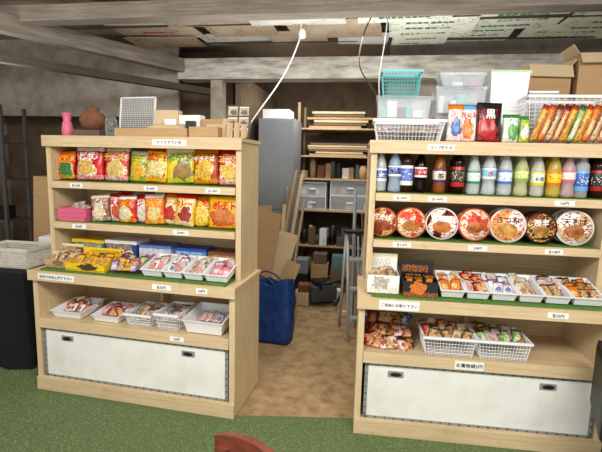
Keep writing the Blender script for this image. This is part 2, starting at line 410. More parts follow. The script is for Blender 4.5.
def storage(F,W):
    r=empty('storage_box',F.w(W/2,.01,.092),(0,0,F.a)); thing(r,'wide white storage box with steel edging and black handles','storage box','white storage boxes under shelves')
    w=W-.06; h=.325
    obj('body',boxm(-w/2+.006,w/2-.006,.003,.4,0,h,.004),PANEL,r)
    t=.018
    L=[(-w/2,-w/2+t,-.002,.02,0,h),(w/2-t,w/2,-.002,.02,0,h),(-w/2,w/2,-.002,.02,0,t*.7),(-w/2,w/2,-.002,.02,h-t*.7,h)]
    obj('edging',boxesm(L),ZINC,r)
    L=[];n=24
    for i in range(n):
        x=-w/2+.02+(w-.04)*i/(n-1)
        L+=[(x-.0035,x+.0035,-.006,0,.003,.010),(x-.0035,x+.0035,-.006,0,h-.010,h-.003)]
    for i in range(8):
        z=.02+(h-.04)*i/7; L+=[(-w/2+.005,-w/2+.012,-.006,0,z,z+.007),(w/2-.012,w/2-.005,-.006,0,z,z+.007)]
    o=obj('rivets',boxesm(L),RIV,r); o['kind']='stuff'
    for x in(-w*.36,w*.30):
        hd=obj('handle',boxm(-.042,.042,-.003,.006,-.017,.017,.0015),ZINC,r,(x,0,h-.055))
        me=lathe([(.001,0),(.010,.0),(.012,.003),(.009,.005),(.001,.004)],20,True,'y')
        o=obj('grip',me,DARK,hd,(0,-.003,0)); o.scale=(2.6,1,1)
storage(FL,WL); storage(FR,WR)
SHT_=simple('shelf_turf',C(104,142,58),.95,var=.3,nscale=90,bump=1,col2=C(70,104,40))
def turfmat(F,u0,u1,v0,v1,z):
    o=obj('turf_mat',boxm(-(u1-u0)/2,(u1-u0)/2,-(v1-v0)/2,(v1-v0)/2,0,.012,.002),SHT_)
    F.put(o,(u0+u1)/2,(v0+v1)/2,z+.0005); thing(o,'strip of green artificial grass lining a shelf','grass mat','grass mats on shelves')
for F,W in((FL,WL),(FR,WR)):
    turfmat(F,.05,W-.04,.135,.445,1.35); turfmat(F,.05,W-.04,.135,.445,1.09); turfmat(F,.05,W-.04,-.01,.445,.80)
# ---------------------------------------------------------------- snack bags
RD,OR,YE,WHT,GRN,BLK,BRN,BLU,PUR,CRM,PNK=(208,22,22),(238,116,16),(246,204,30),(242,240,232),(50,130,50),(26,22,24),(130,74,40),(40,86,176),(124,60,146),(240,226,190),(236,124,150)
def bag(F,p0,p1,h,v,z,cols,text,tcol,label,cat='snack bag',group='snack bags on a shelf',t=.05,lean=-8,seed=0,umap=None,tz=.7,wk=1.06,ry=3):
    um=umap or (uL if F is FL else uR); u0,u1=um(p0),um(p1); w=(u1-u0)*wk
    o=obj('snack_bag',pillow(w,h,t,seed),pkg(*cols,seed=seed)); F.put(o,(u0+u1)/2,v,z+.002,rz=R(random.uniform(-9,9)),rx=R(lean),ry=R(random.uniform(-ry,ry)))
    thing(o,label,cat,group)
    if text: lettering(text,w*.82,h*.24,tcol,o,(0,-t/2-.004,h*tz))
    return o
z1=1.363; z2=1.103
row1=[(44,63,.19,(RD,GRN,OR,YE),'',None,'red and green bag of corn snacks'),
(65,92,.22,(RD,(244,196,100),WHT,WHT),'ピザ',WHITEINK,'red and white pizza flavoured snack bag'),
(93,119,.22,((220,70,36),(240,206,120),CRM,WHT),'チーズ',YELINK,'orange red and cream snack bag'),
(120,138,.20,((80,136,54),(236,180,40),CRM,YE),'',REDINK,'green and yellow snack bag'),
(137,161,.225,((248,206,20),(240,224,150),RD,RD),'ポテト',REDINK,'yellow potato chip bag'),
(161,187,.225,((232,206,50),(160,120,40),WHT,GRN),'ポテト',GRNINK,'yellow green potato snack bag'),
(187,212,.22,((176,60,20),(244,190,70),(226,116,20),YE),'やきそば',WHITEINK,'brown orange noodle snack bag'),
(212,237,.22,((224,70,20),(250,206,90),RD,WHT),'コーン',YELINK,'red orange corn snack bag')]
for i,(a,b,h,c,tx,tc,lb) in enumerate(row1):
    bag(FL,a,b,h,.20,z1,c,tx,tc,lb+' on the upper shelf',seed=i+1,wk=1.12)
    bag(FL,a+2,b-2,h+.006,.275,z1,c,'',tc,lb+' behind another',seed=i+21,lean=-4,wk=1.0)
row2=[(84,100,.18,((150,76,46),(240,222,184),CRM,WHT),'',None,'brown cream snack bag'),
(99,114,.19,(WHT,(216,96,54),RD,RD),'えび',REDINK,'white red prawn snack bag'),
(112,127,.18,(RD,(240,228,194),WHT,YE),'',WHITEINK,'red cream snack bag'),
(125,142,.19,((206,40,36),(242,232,210),RD,WHT),'コーン',WHITEINK,'red and white corn snack bag'),
(140,156,.20,((226,110,60),(240,206,130),WHT,YE),'',None,'orange snack bag'),
(155,171,.205,((246,216,60),(206,50,36),OR,WHT),'ラーメン',REDINK,'yellow red noodle snack bag'),
(169,187,.21,((240,186,30),(176,50,30),RD,WHT),'カレー',REDINK,'yellow curry snack bag'),
(187,208,.20,((196,30,28),(248,210,80),OR,YE),'',YELINK,'red sausage snack bag'),
(207,235,.205,((248,190,26),(216,116,36),YE,RD),'ポテト',REDINK,'bright yellow potato snack bag')]
for i,(a,b,h,c,tx,tc,lb) in enumerate(row2):
    bag(FL,a,b,h*.97,.175+.03*(i%2),z2,c,tx,tc,lb+' on the middle shelf',seed=i+41,wk=1.3,ry=8)
    bag(FL,a+2,b-2,h+.01,.285,z2,c,'',tc,lb+' behind another',seed=i+61,lean=-4,wk=1.2,ry=5)
# small packs
SL=(206,204,200)
kinds={'beige':((226,206,170),(186,140,90),(236,230,214),(150,106,60)),'brown':((140,88,50),(216,174,110),(96,56,34),(236,220,180)),
'silver':(SL,(226,160,150),(232,232,230),(196,50,50)),'whiteblue':(WHT,(100,150,206),(70,110,180),(206,50,50)),'whitered':(WHT,(214,96,76),(196,50,40),(190,40,40)),
'dark':((66,46,36),(196,116,50),(36,28,26),(236,190,80)),'red':((186,34,28),(230,190,130),(120,24,24),(244,222,170)),'orange':((232,136,46),(244,212,140),(206,84,20),(196,44,24)),
'yellow':((240,206,70),(214,146,50),(196,50,30),(186,44,24)),'green':((104,156,66),(234,228,190),(60,110,50),(244,240,200)),'blue':((56,90,166),(222,228,238),(40,60,130),(244,244,244)),
'pink':((234,150,166),(244,232,226),(220,100,126),(196,50,76)),'black':((30,26,28),(230,126,30),(28,24,26),(236,150,40)),'purple':((140,96,166),(236,214,228),(110,60,136),(244,232,244))}
PACK={}; STK={}
for i,(k,c) in enumerate(kinds.items()):
    me=pillow(.052,.075,.014,i+80,6,8,.07,.003); me.materials.append(pkg(*c,seed=i+3,r=.27)); PACK[k]=me
for i,k in enumerate(['yellow','orange','red','brown','green','pink']):
    me=pillow(.03,.14,.022,i+120,5,8,.07,.002); me.materials.append(pkg(*kinds[k],seed=i+30)); STK[k]=me
def fill(F,u,v,z,w,d,h,idx,n,label,group,name='snack_packet',sc=1,slope=0,messy=1):
    cols=max(1,int(w/(.046*sc))); rows=max(1,math.ceil(n/cols))
    for i in range(n):
        o=obj(name,PACK[random.choice(idx)])
        cx=(i%cols+.5)/cols-.5; row=(i//cols); cy=((row+.5)/rows-.5)
        vv=cy*d*.72
        F.put(o,u+cx*w*.84+random.uniform(-.006,.006)*messy,v+vv-.025*sc,z+h*.3+(vv+d/2)*slope+random.uniform(0,.008),rz=R(random.uniform(-22,22)*messy),rx=R(random.uniform(-74,-50)+(8 if slope else 0)),ry=R(random.uniform(-7,7)*messy))
        s=sc*random.uniform(.92,1.1); o.scale=(s,s,s); thing(o,label,'snack packet',group)
def tray(F,u0,u1,v,z,d,h,label='white plastic tray holding small snack packets',tilt=0,um=None):
    w=u1-u0-.014; o=obj('snack_tray',openbox(w,d,h,.003,.88),WHITE); F.put(o,(u0+u1)/2,v,z+.002+math.sin(R(tilt))*d/2,rx=R(tilt)); thing(o,label,'tray','white plastic snack trays'); return (u0+u1)/2,w
def basket(F,u0,u1,v,z,d,h,mat,label,nx=12,nd=8,nh=5,rz=0,group='mesh baskets',rx=0,bar=.004):
    w=u1-u0-.012; r=empty('mesh_basket'); F.put(r,(u0+u1)/2,v,z+.002,rz,rx)
    obj('basket_wall',lattice(w,d,h,nx,nd,nh,bar=bar),mat,r)
    t=.008; bm=[(-w/2-t,w/2+t,-d/2-t,-d/2+.002,h-.012,h+.002),(-w/2-t,w/2+t,d/2-.002,d/2+t,h-.012,h+.002),(-w/2-t,-w/2+.002,-d/2,d/2,h-.012,h+.002),(w/2-.002,w/2+t,-d/2,d/2,h-.012,h+.002)]
    obj('basket_rim',boxesm(bm),mat,r); thing(r,label,'basket',group); return (u0+u1)/2,w
zc=.8135
T=14; SLP=math.tan(R(T))
def trayset(F,um,lst):
    for (a,b,ix,n,lb) in lst:
        u,w=tray(F,um(a),um(b),.115,zc,.22,.05,tilt=T); fill(F,u,.125,zc+.004,w,.19,.05,ix,n,lb,'snack packets in counter trays',slope=SLP,messy=1.2)
trayset(FL,uL,[(148,170,['whitered','silver'],11,'white and red snack packet in a tray'),(170,190,['whiteblue','silver'],10,'blue and white snack packet in a tray'),(190,211,['beige','silver'],10,'pale brown snack packet in a tray'),(211,236,['silver','whitered','pink'],12,'pale pink snack packet in a tray')])
def carton(F,p0,p1,v,z,d,h,cols,text,tc,label,um=None,rz=0,name='snack_carton',tilt=0):
    um=um or (uL if F is FL else uR); u0,u1=um(p0),um(p1); w=u1-u0-.01
    L=[(-w/2,w/2,-d/2,d/2,0,.003),(-w/2,w/2,-d/2,-d/2+.003,.003,h),(-w/2,w/2,d/2-.003,d/2,.003,h*1.9),(-w/2,-w/2+.003,-d/2+.003,d/2-.003,.003,h),(w/2-.003,w/2,-d/2+.003,d/2-.003,.003,h)]
    o=obj(name,boxesm(L),pkg(*cols,seed=int(p0),rough=.5,cz=.3,r=.22)); F.put(o,(u0+u1)/2,v,z+.001+math.sin(R(tilt))*d/2,rz,R(tilt)); thing(o,label,'carton','open snack cartons')
    if text: lettering(text,w*.8,h*.5,tc,o,(0,-d/2-.002,h*.5))
    return (u0+u1)/2,w
u,w=carton(FL,47,71,.12,zc,.17,.055,((204,170,120),(160,120,80),CRM,BRN),'',None,'brown cardboard display carton of snacks',tilt=8)
fill(FL,u,.125,zc+.01,w,.15,.07,['beige','brown'],9,'brown snack packet in a carton','snack packets in cartons',slope=.14,messy=.5)
u,w=carton(FL,72,113,.09,zc,.18,.05,((240,200,30),(80,56,24),YE,BLK),'',INK,'yellow and black display carton of chocolate',tilt=8)
fill(FL,u,.10,zc+.01,w,.15,.06,['yellow','dark','yellow'],15,'yellow chocolate packet in a carton','snack packets in cartons',slope=.14,messy=.3)
fill(FL,uL(130),.08,zc,.20,.17,.05,['green','pink','yellow','purple','brown'],18,'colourful candy packet on the counter','candy packets on the counter',slope=.2)
def sbox(F,p0,p1,v,z,d,h,cols,text,tc,label,um=None,rz=0,cat='box',group='snack boxes',name='snack_box',m=None):
    um=um or (uL if F is FL else uR); u0,u1=um(p0),um(p1); w=u1-u0-.006
    o=obj(name,boxm(-w/2,w/2,-d/2,d/2,0,h,.0015),m or pkg(*cols,seed=int(p0)+2,rough=.5)); F.put(o,(u0+u1)/2,v,z+.001,rz); thing(o,label,cat,group)
    if text: lettering(text,w*.8,h*.5,tc,o,(0,-d/2-.002,h*.5))
    return o
sbox(FL,50,86,.33,zc,.16,.15,((66,110,70),WHT,YE,WHT),'',None,'green snack box at the back of the counter')
sbox(FL,87,122,.32,zc,.16,.16,((36,60,130),(206,70,50),WHT,YE),'おやつ',WHITEINK,'dark blue snack box at the back of the counter')
sbox(FL,123,158,.33,zc,.16,.14,((184,186,200),(200,130,160),(100,120,190),WHT),'',WHITEINK,'pale purple snack box at the back')
sbox(FL,159,194,.35,zc,.14,.13,((80,150,210),WHT,BLU,WHT),'',None,'light blue snack box at the back of the counter')
sbox(FL,195,232,.35,zc,.14,.12,((150,104,64),CRM,BRN,YE),'',None,'brown snack box at the back of the counter')
for k in range(3):
    o=obj('pink_tray',openbox(.21,.15,.03,.002,.94,.004),PINK); FL.put(o,uL(63)+.02,.20,z2+.001+.028*k,rz=R(random.uniform(-3,3))); thing(o,'pink plastic tray stacked on the middle shelf','tray','stacked pink trays')
fill(FL,uL(63)+.02,.21,z2+.058,.19,.12,.02,['pink','silver'],10,'pink candy packet in a tray','candy packets in a pink tray')
zl=.482
def mixfill(F,u0,u1,kind,ix,n,lb,v=.15,h=.06,um=None,dd=.25,tilt=5):
    if kind=='t': u,w=tray(F,u0,u1,v,zl,dd,h,tilt=tilt)
    else: u,w=basket(F,u0,u1,v,zl,.24,h+.02,WIRE,'white plastic mesh basket of packets',14,9,5,group='white mesh baskets')
    fill(F,u,v+.02,zl+.006,w,dd*.8,h,ix,n,lb,'snack packets on a lower shelf',slope=.06,messy=1.8)
mixfill(FL,uL(51),uL(83),'t',['whitered','red','silver','red'],11,'white red snack packet in a lower tray',h=.05,dd=.24)
mixfill(FL,uL(92),uL(121),'t',['red','pink','whitered'],9,'red snack packet in a lower tray',h=.045,dd=.22)
mixfill(FL,uL(127),uL(155),'b',['beige','red','silver'],8,'beige snack packet in a white basket',h=.06)
mixfill(FL,uL(159),uL(184),'b',['silver','whiteblue','whitered'],6,'silver snack packet in a white basket',h=.085,v=.14)
mixfill(FL,uL(188),uL(230),'t',['silver','whiteblue'],5,'white snack packet in a lower tray',h=.085,tilt=8)
# ---------------------------------------------------------------- bottles
def bm_(kind):
    if kind==0: p=[(.6,0),(.95,.004),(1,.02),(1,.05),(.96,.06),(1,.07),(1,.12),(.93,.135),(.75,.16),(.45,.185),(.4,.19),(.4,.2)]; l=(.055,.118); c=.2; r=.032
    elif kind==1: p=[(.6,0),(1,.006),(1,.03),(.86,.05),(.86,.07),(1,.08),(1,.13),(.9,.15),(.6,.175),(.42,.19),(.42,.2)]; l=(.08,.13); c=.2; r=.033
    else: p=[(.7,0),(1,.005),(1,.15),(.95,.16),(.6,.178),(.55,.183),(.55,.19)]; l=(.035,.13); c=.19; r=.032
    body=lathe([(a*r,z) for a,z in p],20)
    lab=lathe([(r*1.0,l[0]),(r*1.03,l[0]+.002),(r*1.03,l[1]),(r*1.0,l[1]+.002)],24,False)
    cr=p[-1][0]
    cap=lathe([((cr+.05)*r,c),((cr+.1)*r,c+.001),((cr+.1)*r,c+.018),((cr+.03)*r,c+.02)],16)
    return body,lab,cap,r,(l[0]+l[1])/2
bcache={}
def liquid(c,clear):
    k=('l',c,clear)
    if k not in bcache: bcache[k]=simple('drink_liquid',C(*c),.03,var=.0,trans=.68 if clear else .35,ior=1.3)
    return bcache[k]
def solid(c):
    k=('s',c)
    if k not in bcache: bcache[k]=simple('coloured_plastic',C(*c),.4,var=.01)
    return bcache[k]
BB=[bm_(k) for k in range(3)]
def bottle(F,u,v,z,liq,lab,cap,label,seed,kind,s=1,clear=True,text='',tc=None):
    r=empty('drink_bottle'); F.put(r,u,v,z+.001); r.scale=(s*.97,s*.97,s)
    a=obj('bottle_body',BB[kind][0].copy(),None,r); a.data.materials.clear(); a.data.materials.append(liquid(liq,clear))
    b=obj('bottle_label',BB[kind][1].copy(),None,r); b.data.materials.append(labelmat(*lab,seed=seed))
    c=obj('bottle_cap',BB[kind][2].copy(),None,r); c.data.materials.append(solid(cap))
    if text: lettering(text,.04,.03,tc,b,(0,-BB[kind][3]*1.05,BB[kind][4]))
    thing(r,label,'bottle','plastic drink bottles on the upper shelf')
CL=(246,250,250)
bl=[(381,CL,((40,80,170),WHT,WHT),WHT,'clear drink bottle with blue label',0,True,'水',WHITEINK),(395,(214,230,246),((30,60,150),WHT,WHT),(50,80,180),'blue labelled sports drink bottle',1,True,'',None),
(407,(60,30,20),((90,110,190),WHT,WHT),(150,110,190),'dark tea bottle with blue purple label',2,False,'',None),(421,(26,8,4),((180,20,20),WHT,WHT),(170,24,24),'cola bottle with red label',1,False,'コーラ',WHITEINK),
(440,(150,84,34),((240,230,200),(80,50,120),(150,40,50)),WHT,'brown tea bottle with cream label',0,False,'茶',INK),(458,(34,16,10),((50,36,40),(180,40,34),(236,220,170)),(40,24,24),'dark soda bottle',2,False,'',None),
(474,CL,((240,246,240),(40,150,100),(30,110,170)),(90,180,220),'clear soda bottle with green white label',0,True,'',None),(489,CL,((150,206,226),WHT,BLU),(110,200,100),'clear water bottle with pale blue label',1,True,'水',REDINK),
(505,CL,((236,240,240),(70,120,190),(40,100,170)),WHT,'clear water bottle with white label',0,True,'',None),(521,(248,244,200),((236,236,150),(140,190,60),GRN),WHT,'pale lemon drink bottle',1,True,'',None),
(537,(250,250,236),(WHT,(220,210,50),GRN),WHT,'pale drink bottle with white label',0,True,'お茶',GRNINK),(553,(250,228,110),((246,206,40),OR,(190,50,20)),(246,200,70),'yellow juice bottle',0,True,'',None),
(567,(250,222,220),(WHT,(230,100,130),RD),(240,170,184),'pale pink drink bottle',1,True,'',None),(580,(240,244,246),((50,100,180),(110,170,220),WHT),WHT,'blue and white drink bottle',2,True,'ラムネ',WHITEINK),(596,(50,22,12),((34,28,30),(160,30,24),WHT),BLK,'dark coffee bottle',2,False,'',None)]
for i,(p,l,lb,cp,la,kd,al,tx,tc) in enumerate(bl):
    for k,v in enumerate((.185,.27)):
        bottle(FR,uR(p)+(.008 if k else 0),v,z1,l,lb,cp,la+(' in the front row' if not k else ' in the second row'),i+4,kd,s=1.06+.03*((i*7)%3),clear=al,text=tx if not k else '',tc=tc)
# ---------------------------------------------------------------- cup noodles
def noodle(F,u,v,z,rad,cols,text,tc,label,i,tz=.03):
    r=empty('noodle_bowl'); F.put(r,u,v,z+rad+.003,rx=R(-6),rz=R([-12,6,-5,8,-8,4,-6][i%7])); s=rad/.09; r.scale=(s,s,s)
    b=obj('bowl_body',lathe([(.06,-.075),(.064,-.07),(.084,-.004),(.09,-.002),(.09,.001)],36,True,'y'),solid(cols[0]),r)
    lid=lathe([(.001,.0015),(.086,.0015),(.0895,.0015),(.0895,.003),(.001,.0035)],36,False,'y')
    l=obj('bowl_lid',lid,lidmat(*cols,seed=i*3.3),r)
    if text: lettering(text,.11,.04,tc,l,(0,-.0045,tz))
    thing(r,label,'instant noodle bowl','instant noodle bowls on the middle shelf')
nb=[(385,.086,((150,56,30),(220,180,120),(176,84,40),(130,26,16)),'焼そば',WHITEINK,'brown and cream instant noodle bowl on its rim'),
(414,.087,((224,96,50),(240,224,190),(210,130,54),(200,34,24)),'うどん',REDINK,'cream orange udon bowl on its rim'),
(445,.089,(WHT,(40,22,20),(210,120,50),(200,24,20)),'担担麺',WHITEINK,'black and red noodle bowl on its rim'),
(478,.092,((220,90,54),(244,228,200),(210,120,64),(214,60,30)),'旨辛',REDINK,'salmon and white noodle bowl on its rim'),
(511,.094,(WHT,(240,170,100),(220,160,80),(200,44,26)),'きつね',INK,'pale orange noodle bowl on its rim'),
(544,.087,((50,26,22),(120,50,34),(226,160,70),(240,200,110)),'激辛',WHITEINK,'dark brown noodle bowl on its rim'),
(577,.095,(WHT,(220,190,150),(196,120,60),(160,60,30)),'天そば',INK,'cream brown noodle bowl on its rim')]
for i,n in enumerate(nb):
    p,rad,cols,tx,tc,lb=n
    noodle(FR,uR(p),.165,z2,rad,cols,tx,tc,lb,i); noodle(FR,uR(p)+.004,.268,z2,rad*.98,cols,'',tc,lb+' behind another',i)
# right counter row
u,w=carton(FR,371,404,.12,zc,.17,.10,(WHT,(206,196,180),CRM,(170,150,120)),'',None,'white display carton of snacks on the counter')
fill(FR,u,.13,zc+.03,w,.13,.14,['beige','silver','brown'],9,'pale snack packet in a white carton','snack packets in cartons',messy=.5)
u,w=carton(FR,406,441,.09,zc,.18,.085,(BLK,(230,120,30),BLK,(232,130,34)),'',YELINK,'black display carton with orange snack pictures')
fill(FR,u,.10,zc+.02,w,.14,.10,['black'],12,'black chocolate bar in a black carton','chocolate bars in a carton',messy=.3)
trayset(FR,uR,[(442,467,['beige','orange'],11,'pale brown biscuit packet in a tray'),(467,491,['silver','red'],11,'silver red snack packet in a tray'),(491,517,['whiteblue','silver'],11,'white snack packet in a tray'),(517,542,['beige','silver'],11,'cream snack packet in a tray'),(542,568,['silver','brown'],11,'silver snack packet in a tray'),(568,600,['dark','brown','orange'],13,'dark brown snack packet in a tray')])
for lv,(vv,n) in enumerate([(.12,14),(.22,14),(.32,12)]):
    fill(FR,.165,vv,zl-.01+.04*lv,.29,.11,.03,['red','brown','red','dark','whitered'] if lv<2 else ['red','brown','blue','dark'],n,'red snack packet piled on the lower shelf','red snack packets piled on the lower shelf',sc=1.15,messy=1.8)
for (u0,u1,ix,lb) in [(.335,.62,['red','beige','brown'],'brown red snack packet in a white basket'),(.625,.90,['blue','silver','dark','green'],'blue snack packet in a white basket')]:
    u,w=basket(FR,u0,u1,.13,zl,.24,.11,WIRE,'white plastic mesh basket of snack packets',16,10,6,group='white mesh baskets')
    fill(FR,u,.15,zl+.03,w,.2,.12,ix,22,lb,'snack packets on a lower shelf',slope=.12,messy=1.6)
# ---------------------------------------------------------------- on top of right unit
zt=1.644
u,w=basket(FR,uR(371),uR(441),.20,zt,.16,.11,WIRE,'white plastic mesh basket of sweets on the shelf top',18,8,5,group='white mesh baskets')
fill(FR,u,.21,zt,w,.13,.14,['silver','whiteblue','beige'],14,'white candy packet in a basket','candy packets in top basket')
def clearbox(F,u0,u1,v,z,d,h,label,lidm=None,mat=None,items=True):
    w=u1-u0; r=empty('storage_bin'); F.put(r,(u0+u1)/2,v,z+.001)
    obj('bin_body',openbox(w-.012,d-.012,h-.012,.003,.92),mat or CLEAR,r)
    obj('bin_lid',boxm(-w/2,w/2,-d/2,d/2,h-.012,h,.003),lidm or CLEAR,r)
    if items:
        cs=[CARD2,WHITE,TEAL,CLAY,PINK,GREYM,CARD,PAPER]; x=-w*.4
        while x<w*.34:
            ww=random.uniform(.02,.06); obj('bin_contents',boxm(x,min(x+ww,w*.42),-d*.36,d*.36,.006,h*random.uniform(.35,.8),.003),random.choice(cs),r); x+=ww+.003
    thing(r,label,'storage bin','plastic storage bins'); return r
LGREEN=simple('pale_green_plastic',C(190,220,170),.4)
clearbox(FR,uR(373),uR(431),.37,zt,.14,.135,'clear plastic storage box with white lid',WHITE)
clearbox(FR,uR(374),uR(432),.37,zt+.137,.14,.125,'clear plastic storage box stacked on another')
basket(FR,uR(378),uR(420),.37,zt+.264,.13,.14,TEAL,'pale teal plastic mesh basket on clear boxes',12,8,7,group='teal baskets',bar=.005)
clearbox(FR,uR(434),uR(487),.36,zt,.17,.16,'clear plastic storage box holding papers')
clearbox(FR,uR(433),uR(486),.36,zt+.162,.17,.15,'clear plastic storage box stacked on another')
clearbox(FR,uR(437),uR(484),.36,zt+.314,.15,.075,'flat clear plastic case on stacked boxes')
clearbox(FR,uR(489),uR(528),.37,zt,.15,.2,'white plastic bin on the shelf top',WHITE,WHITE,False)
clearbox(FR,uR(488),uR(529),.37,zt+.202,.16,.20,'tall white plastic tub with pale green lid',LGREEN,WHITE,False)
clearbox(FR,uR(531),uR(562),.40,zt,.12,.30,'clear lidded plastic container behind the stick basket',WHITE)
for (a,b,c,tx,tc,lb,v,h) in [(443,457,(WHT,(80,130,200),OR,RD),'',None,'white blue candy pouch',.16,.2),(456,472,(WHT,(236,150,60),(90,170,210),RD),'ラムネ',REDINK,'white orange candy pouch',.17,.2),
      (472,496,(BLK,(196,30,26),BLK,RD),'黒',WHITEINK,'black and red snack pouch',.16,.21),(498,513,(WHT,(110,176,90),GRN,GRN),'',None,'green and white snack pouch',.17,.15),(512,522,((110,166,60),WHT,GRN,YE),'',None,'green snack pouch',.15,.14)]:
    bag(FR,a,b,h,v,zt,c,tx,tc,lb+' standing on the shelf top',group='pouches on the shelf top',seed=int(a),t=.03,lean=-6)
u,w=basket(FR,uR(518),uR(600),.25,zt,.2,.245,WIRE,'large white plastic mesh basket of snack sticks',14,8,12,group='large white baskets')
sk_=['yellow','orange','brown','red','yellow','green']
for i in range(10):
    o=obj('snack_stick',STK[sk_[i%6]]); 
    FR.put(o,uR(520)+.02+i*.036,.124,zt+.01,ry=R(18),rx=R(-3)); o.scale=(1.1,1,1.4); thing(o,'colourful puffed corn snack stick leaning against a basket','snack stick','snack sticks against a basket')
for (u_,w,h,rz,v,fl,fs) in [(1.10,.27,.86,7,.82,20,40),(1.47,.36,.93,-5,.80,34,-35)]:
    r=empty('cardboard_box'); FR.put(r,u_,v,1.3,R(rz))
    obj('box_body',boxesm([(-w/2,w/2,-.13,-.126,0,h),(-w/2,w/2,.126,.13,0,h),(-w/2,-w/2+.004,-.126,.126,0,h),(w/2-.004,w/2,-.126,.126,0,h),(-w/2,w/2,-.13,.13,0,.004)]),CARD,r)
    obj('box_flap',boxm(-w/2,w/2,-.002,.002,-.08,0,0),CARD2,r,(0,-.132,h),(R(-fl),0,0)); obj('box_flap',boxm(-.002,.002,-.12,.12,0,.07,0),CARD2,r,(w/2*(1 if fs>0 else -1),0,h),(0,R(fs),0))
    thing(r,'open brown cardboard box stacked behind the shelf','cardboard box','cardboard boxes behind the shelf')
o=obj('stack_table',boxesm([(-.7,.7,-.25,.25,1.26,1.299),(-.68,-.62,-.22,-.16,0,1.26),(.62,.68,-.22,-.16,0,1.26),(-.68,-.62,.16,.22,0,1.26),(.62,.68,.16,.22,0,1.26)]),WD); FR.put(o,1.25,.85,0); thing(o,'dark wooden stand behind the shelf','stand')
# ---------------------------------------------------------------- on top of left unit
def lobj(name,prof,mat,F,u,v,z,label,cat,seg=24,s=1):
    o=obj(name,lathe([(a*s,b*s) for a,b in prof],seg),mat); F.put(o,u,v,z+.001); thing(o,label,cat); return o
lobj('vase',[(.03,0),(.034,.01),(.036,.05),(.028,.09),(.022,.1),(.03,.14),(.034,.15),(.03,.15),(.018,.11)],PINK,FL,uL(49)+.02,.25,zt,'small pink glass vase','vase')
lobj('clay_pot',[(.04,0),(.045,.005),(.08,.03),(.10,.075),(.085,.12),(.05,.14),(.04,.15),(.055,.165),(.05,.17),(.03,.15)],CLAY,FL,uL(78),.26,zt+.041,'round brown terracotta pot','pot',28,.84)
sbox(FL,64,92,.26,zt,.15,.04,None,'',None,'low brown wooden stand under a pot',m=WD,cat='stand',name='pot_stand')
GLASS=simple('jar_glass',C(225,235,232),.05,var=.0,trans=.9,ior=1.2)
lobj('glass_jar',[(.032,0),(.036,.005),(.036,.10),(.028,.115),(.028,.125),(.024,.125)],GLASS,FL,uL(101),.22,zt,'small clear glass jar on the shelf top','jar')
sbox(FL,112,186,.22,zt,.17,.05,None,'',None,'flat brown cardboard box on the shelf top',m=CARD,cat='cardboard box',name='cardboard_box')
sbox(FL,187,217,.22,zt,.17,.06,None,'',None,'small brown cardboard carton on the shelf top',m=CARD,cat='cardboard box',name='cardboard_box')
def meshpanel(w,h,nx,nz,bar):
    bm=bmesh.new(); vs=[[bm.verts.new((-w/2+w*i/nx,0,h*j/nz)) for j in range(nz+1)] for i in range(nx+1)]
    for i in range(nx):
        for j in range(nz): bm.faces.new((vs[i][j],vs[i+1][j],vs[i+1][j+1],vs[i][j+1]))
    bmesh.ops.wireframe(bm,faces=bm.faces[:],thickness=bar,use_replace=True,use_boundary=True,use_even_offset=False); return tomesh(bm)
mp=empty('mesh_panel'); FL.put(mp,uL(112),.37,zt,rx=R(-7),rz=R(-4)); obj('mesh',meshpanel(.26,.27,20,20,.007),WIRE,mp)  # plain upright mesh panel in a white frame
obj('frame',boxesm([(-.138,-.128,-.004,.004,0,.275),(.128,.138,-.004,.004,0,.275),(-.138,.138,-.004,.004,.266,.275),(-.138,.138,-.004,.004,0,.006)]),WHITE,mp); thing(mp,'pale upright mesh panel on the shelf top','mesh panel')
for (a,b,v,h,m,rz) in [(135,160,.37,.18,CARD2,4),(160,184,.38,.15,PAPER,-5),(184,208,.38,.125,CARD,3),(148,160,.325,.12,WHITE,8),(192,212,.33,.09,CARD2,3),(170,180,.325,.11,DARK,6)]:
    sbox(FL,a,b,v,zt,.04 if v<.35 else .07,h,None,'',None,'small carton standing in clutter on the shelf top',m=m,rz=R(rz),cat='cardboard box',name='small_carton',group='cartons on the shelf top')
o=obj('paper_bundle',pillow(.3,.10,.05,5),CARD2); FL.put(o,uL(150),.28,zt+.052,rx=R(-70)); thing(o,'beige wrapped paper bundle on a cardboard box','paper bundle')
for i,(p,h,v) in enumerate([(219,.13,.2),(226,.10,.17),(233,.10,.17),(240,.09,.17)]):
    o=obj('wooden_tag',boxm(-.017,.017,-.004,.004,0,h*.9,.0035),PLYZ); FL.put(o,uL(p),v,zt,rx=R(-8)); thing(o,'small pale wooden tag standing on the shelf top','wooden tag','wooden tags on the shelf top')
cs=empty('card_stand'); FL.put(cs,uL(226),.30,zt,rx=R(-8)); obj('board',boxm(-.08,.08,-.003,.003,0,.21,.001),WD,cs)
for i in range(2):
    for j in range(3): obj('photo_card',boxm(-.03,.03,-.002,.002,0,.055,0),pkg((200,186,160),(120,104,88),(230,220,200),(90,74,60),seed=i*3+j+70,rough=.6),cs,(-.036+.072*i,-.006,.015+.064*j))
thing(cs,'small upright board displaying picture cards','card stand')
